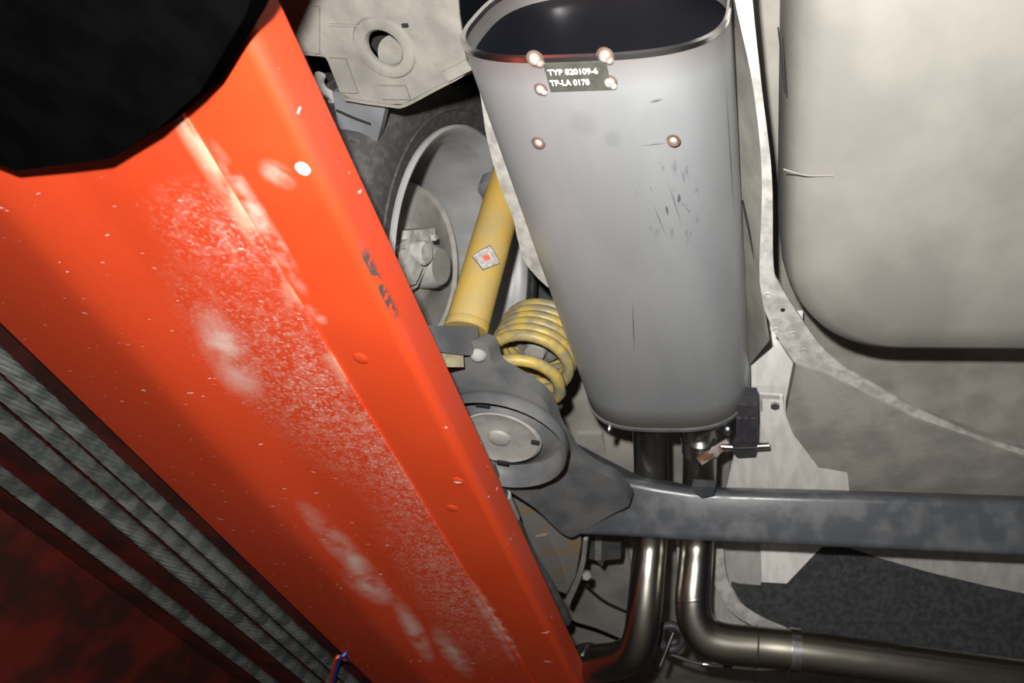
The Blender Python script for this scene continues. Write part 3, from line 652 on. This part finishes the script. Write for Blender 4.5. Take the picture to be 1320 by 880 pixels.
# ------------------------------------------------------------------ spring with bump stop
spr = thing('coil_spring', 'yellow coil spring with tightly stacked coils and one open loop', 'coil spring', ax(690, 510, -.384))
sd2 = V((0.02, 0.06, 1)).normalized()
rs, wr = 0.064, 0.0095
pts = []; turns = 6.6; N_ = 190
bot0 = ax(681, 472, -.387)
for k in range(N_+1):
    t = k/N_; a = 2*math.pi*turns*t + 2.2
    T = turns*t
    if T < 1.2: hgt = -0.085 + 0.085*(T/1.2)**0.8
    else: hgt = (T-1.2)*wr*1.7
    r_ = rs*(0.93 if T < .7 else 1)
    u = V((1, 0, 0)); w = sd2.cross(u)
    pts.append(bot0 + u*math.cos(a)*r_ + w*math.sin(a)*r_ + sd2*hgt)
part('coil', tube(pts, wr, 12, 1), m_spring, spr)
bs = thing('bump_stop', 'grey conical rubber bump stop above the yellow spring', 'bump stop', bot0+sd2*.07)
part('cone', lathe([(0.038, 0.05), (0.043, 0.06), (0.036, 0.085), (0.028, .11), (0.016, .15), (0.012, .16), (0, .16)], bot0, sd2, 32), m_cone, bs)
part('seat_pad', lathe([(.0, .03), (.016, .03), (.018, .04), (.02, .052), (0, .052)], bot0, sd2, 24), m_armlite, bs)

# ------------------------------------------------------------------ control arm with spring cup
za = 0.515
arm = thing('control_arm', 'dark dusty lower control arm with round spring cup beside the ramp', 'control arm', az(650, 600, za))
def arc_px(*q): return [az(x, y, z) for x, y, z in q]
ao = [(560, 446), (596, 446), (612, 438), (628, 446), (636, 470), (662, 487), (690, 505), (706, 525), (716, 552), (728, 570), (740, 588), (765, 606), (790, 618), (812, 648), (790, 662), (752, 684), (738, 692), (726, 688), (712, 676), (690, 655), (655, 632), (622, 612), (590, 590), (566, 520)]
ao3 = [ad(x, y, (za*ZS + (.02 if y < 480 else 0))/ray(x, y).z + max(0, min(1, (x-690)/60))*.06) for x, y in ao]
ao3 = catmull(ao3 + [ao3[0]], 4)[:-1]
part('arm_web', slab(ao3, (0, .015, .028)), m_arm, arm, bevel=.005)
cc = az(645, 563, za-.006)
cup = part('spring_cup', lathe([(.060, -.012), (.0605, .001), (.056, .004), (.050, .002), (.030, .0025), (.0, .0025)], cc, V((0, 0, -1)), 48), m_armlite, arm, label='round dusty spring cup disc')
cup_n = V((0, 0, -1))
part('centre_boss', lathe([(.017, 0.0), (.015, .004), (.010, .006), (0, .006)], cc+V((.0, -.002, -.002)), cup_n, 24), m_armlite, cup)
for q, w in (((622, 522), .02), ((690, 570), .012), ((648, 596), .018)):
    p = az(*q, za-.0125); part('slot', obox(p, (1, .25, 0), (0, 1, 0), w, .006, .004), m_dark, cup, bevel=.001)
# raised collar round the cup
part('collar', lathe([(.060, .004), (.068, -.003), (.078, -.011), (.086, -.012), (.094, -.006), (.099, .006), (.099, .02)], cc+V((.004, -.004, -.002)), cup_n, 48, caps=False), m_arm, arm)

# bracket and rod in front of the arm
bk = thing('trailing_arm_bracket', 'rusty dark steel trailing arm bracket below the control arm', 'bracket', az(705, 720, .57))
part('plate', slab([az(x, y, .575) for x, y in ((655, 635), (690, 640), (722, 680), (748, 688), (749, 700), (742, 742), (730, 765), (706, 756), (688, 735), (672, 690))], (0, .02, .04)), m_brk, bk, bevel=.006)
part('flange', ribbon([az(x, y, .57) for x, y in ((752, 696), (748, 725), (740, 750), (728, 775))], [az(x, y, .57) for x, y in ((757, 696), (754, 727), (746, 753), (734, 780))], (0, 0, .03)), m_armlite, bk)
part('pressed_fold', ribbon([az(x, y, .572) for x, y in ((690, 692), (705, 720), (718, 752))], [az(x, y, .57) for x, y in ((705, 690), (718, 718), (728, 750))], (0, 0, .02)), m_brk, bk, bevel=.003)
part('bolt', hexbolt(az(756, 740, .575), V((.5, -1, -1)), .010, .012), m_armlite, bk, smooth=False)
rod = thing('brake_line_rod', 'slim grey steel rod running alongside the red ramp edge', 'rod', az(665, 670, .52))
part('rod', tube([az(x, y, z) for x, y, z in ((628, 600, .5), (645, 635, .505), (662, 672, .51), (682, 715, .52), (710, 760, .53), (730, 800, .54))], .011, 16), m_arm, rod)
part('sleeve', tube([az(648, 640, .503), az(660, 668, .506)], .013, 16, 2), m_armlite, rod)
b2 = thing('cross_bracket', 'small dark stepped bracket under the beam left of the pipes', 'bracket', az(778, 708, .63))
part('plate', slab([az(x, y, .64) for x, y in ((752, 690), (800, 690), (800, 720), (780, 722), (776, 730), (768, 722), (752, 718))], (0, .01, .02)), m_arm, b2, bevel=.003)
part('rib', slab([az(x, y, .634) for x, y in ((767, 690), (776, 690), (775, 722), (767, 722))], (0, 0, .01)), m_armlite, b2, bevel=.001)

# ------------------------------------------------------------------ black cross beam
beam = thing('axle_beam', 'black painted steel cross beam running across under the pipes', 'axle beam', az(950, 680, .53))
secs = [(738, 590, 692), (770, 604, 693), (805, 617, 694), (845, 624, 696), (890, 630, 698), (930, 632, 700), (1060, 636, 706), (1200, 641, 713), (1380, 648, 722), (1800, 663, 745)]
bmb = bmesh.new(); RB = []
for x, yt, yb in secs:
    pt = az(x, yt, .60); pb = az(x, yb, .535); X_ = (pt.x+pb.x)/2
    pt = V((X_, pt.y, pt.z)); pb = V((X_, pb.y, pb.z)); u = (pb-pt).normalized(); w = V((0, -u.z, u.y)); hgt = (pb-pt).length; dp_ = 0.06; ring = []
    r1 = .014
    for cu, cw, a0 in ((r1, r1, 180), (hgt-r1, r1, 270), (hgt-r1, dp_-r1, 0), (r1, dp_-r1, 90)):
        for k in range(6):
            a = math.radians(a0 + 90*k/5); ring.append(pt + u*(cu + r1*math.cos(a)) + w*(cw + r1*math.sin(a)))
    RB.append(ring)
rings(bmb, RB); part('tube', bmb, m_beam, beam)
part('tab', slab([az(x, y, .575) for x, y in ((892, 626), (922, 628), (920, 638), (905, 641), (894, 634))], (0, .01, .02)), m_beam, beam, bevel=.002)
for o in bpy.data.objects:
    if '_b' in o: del o['_b']
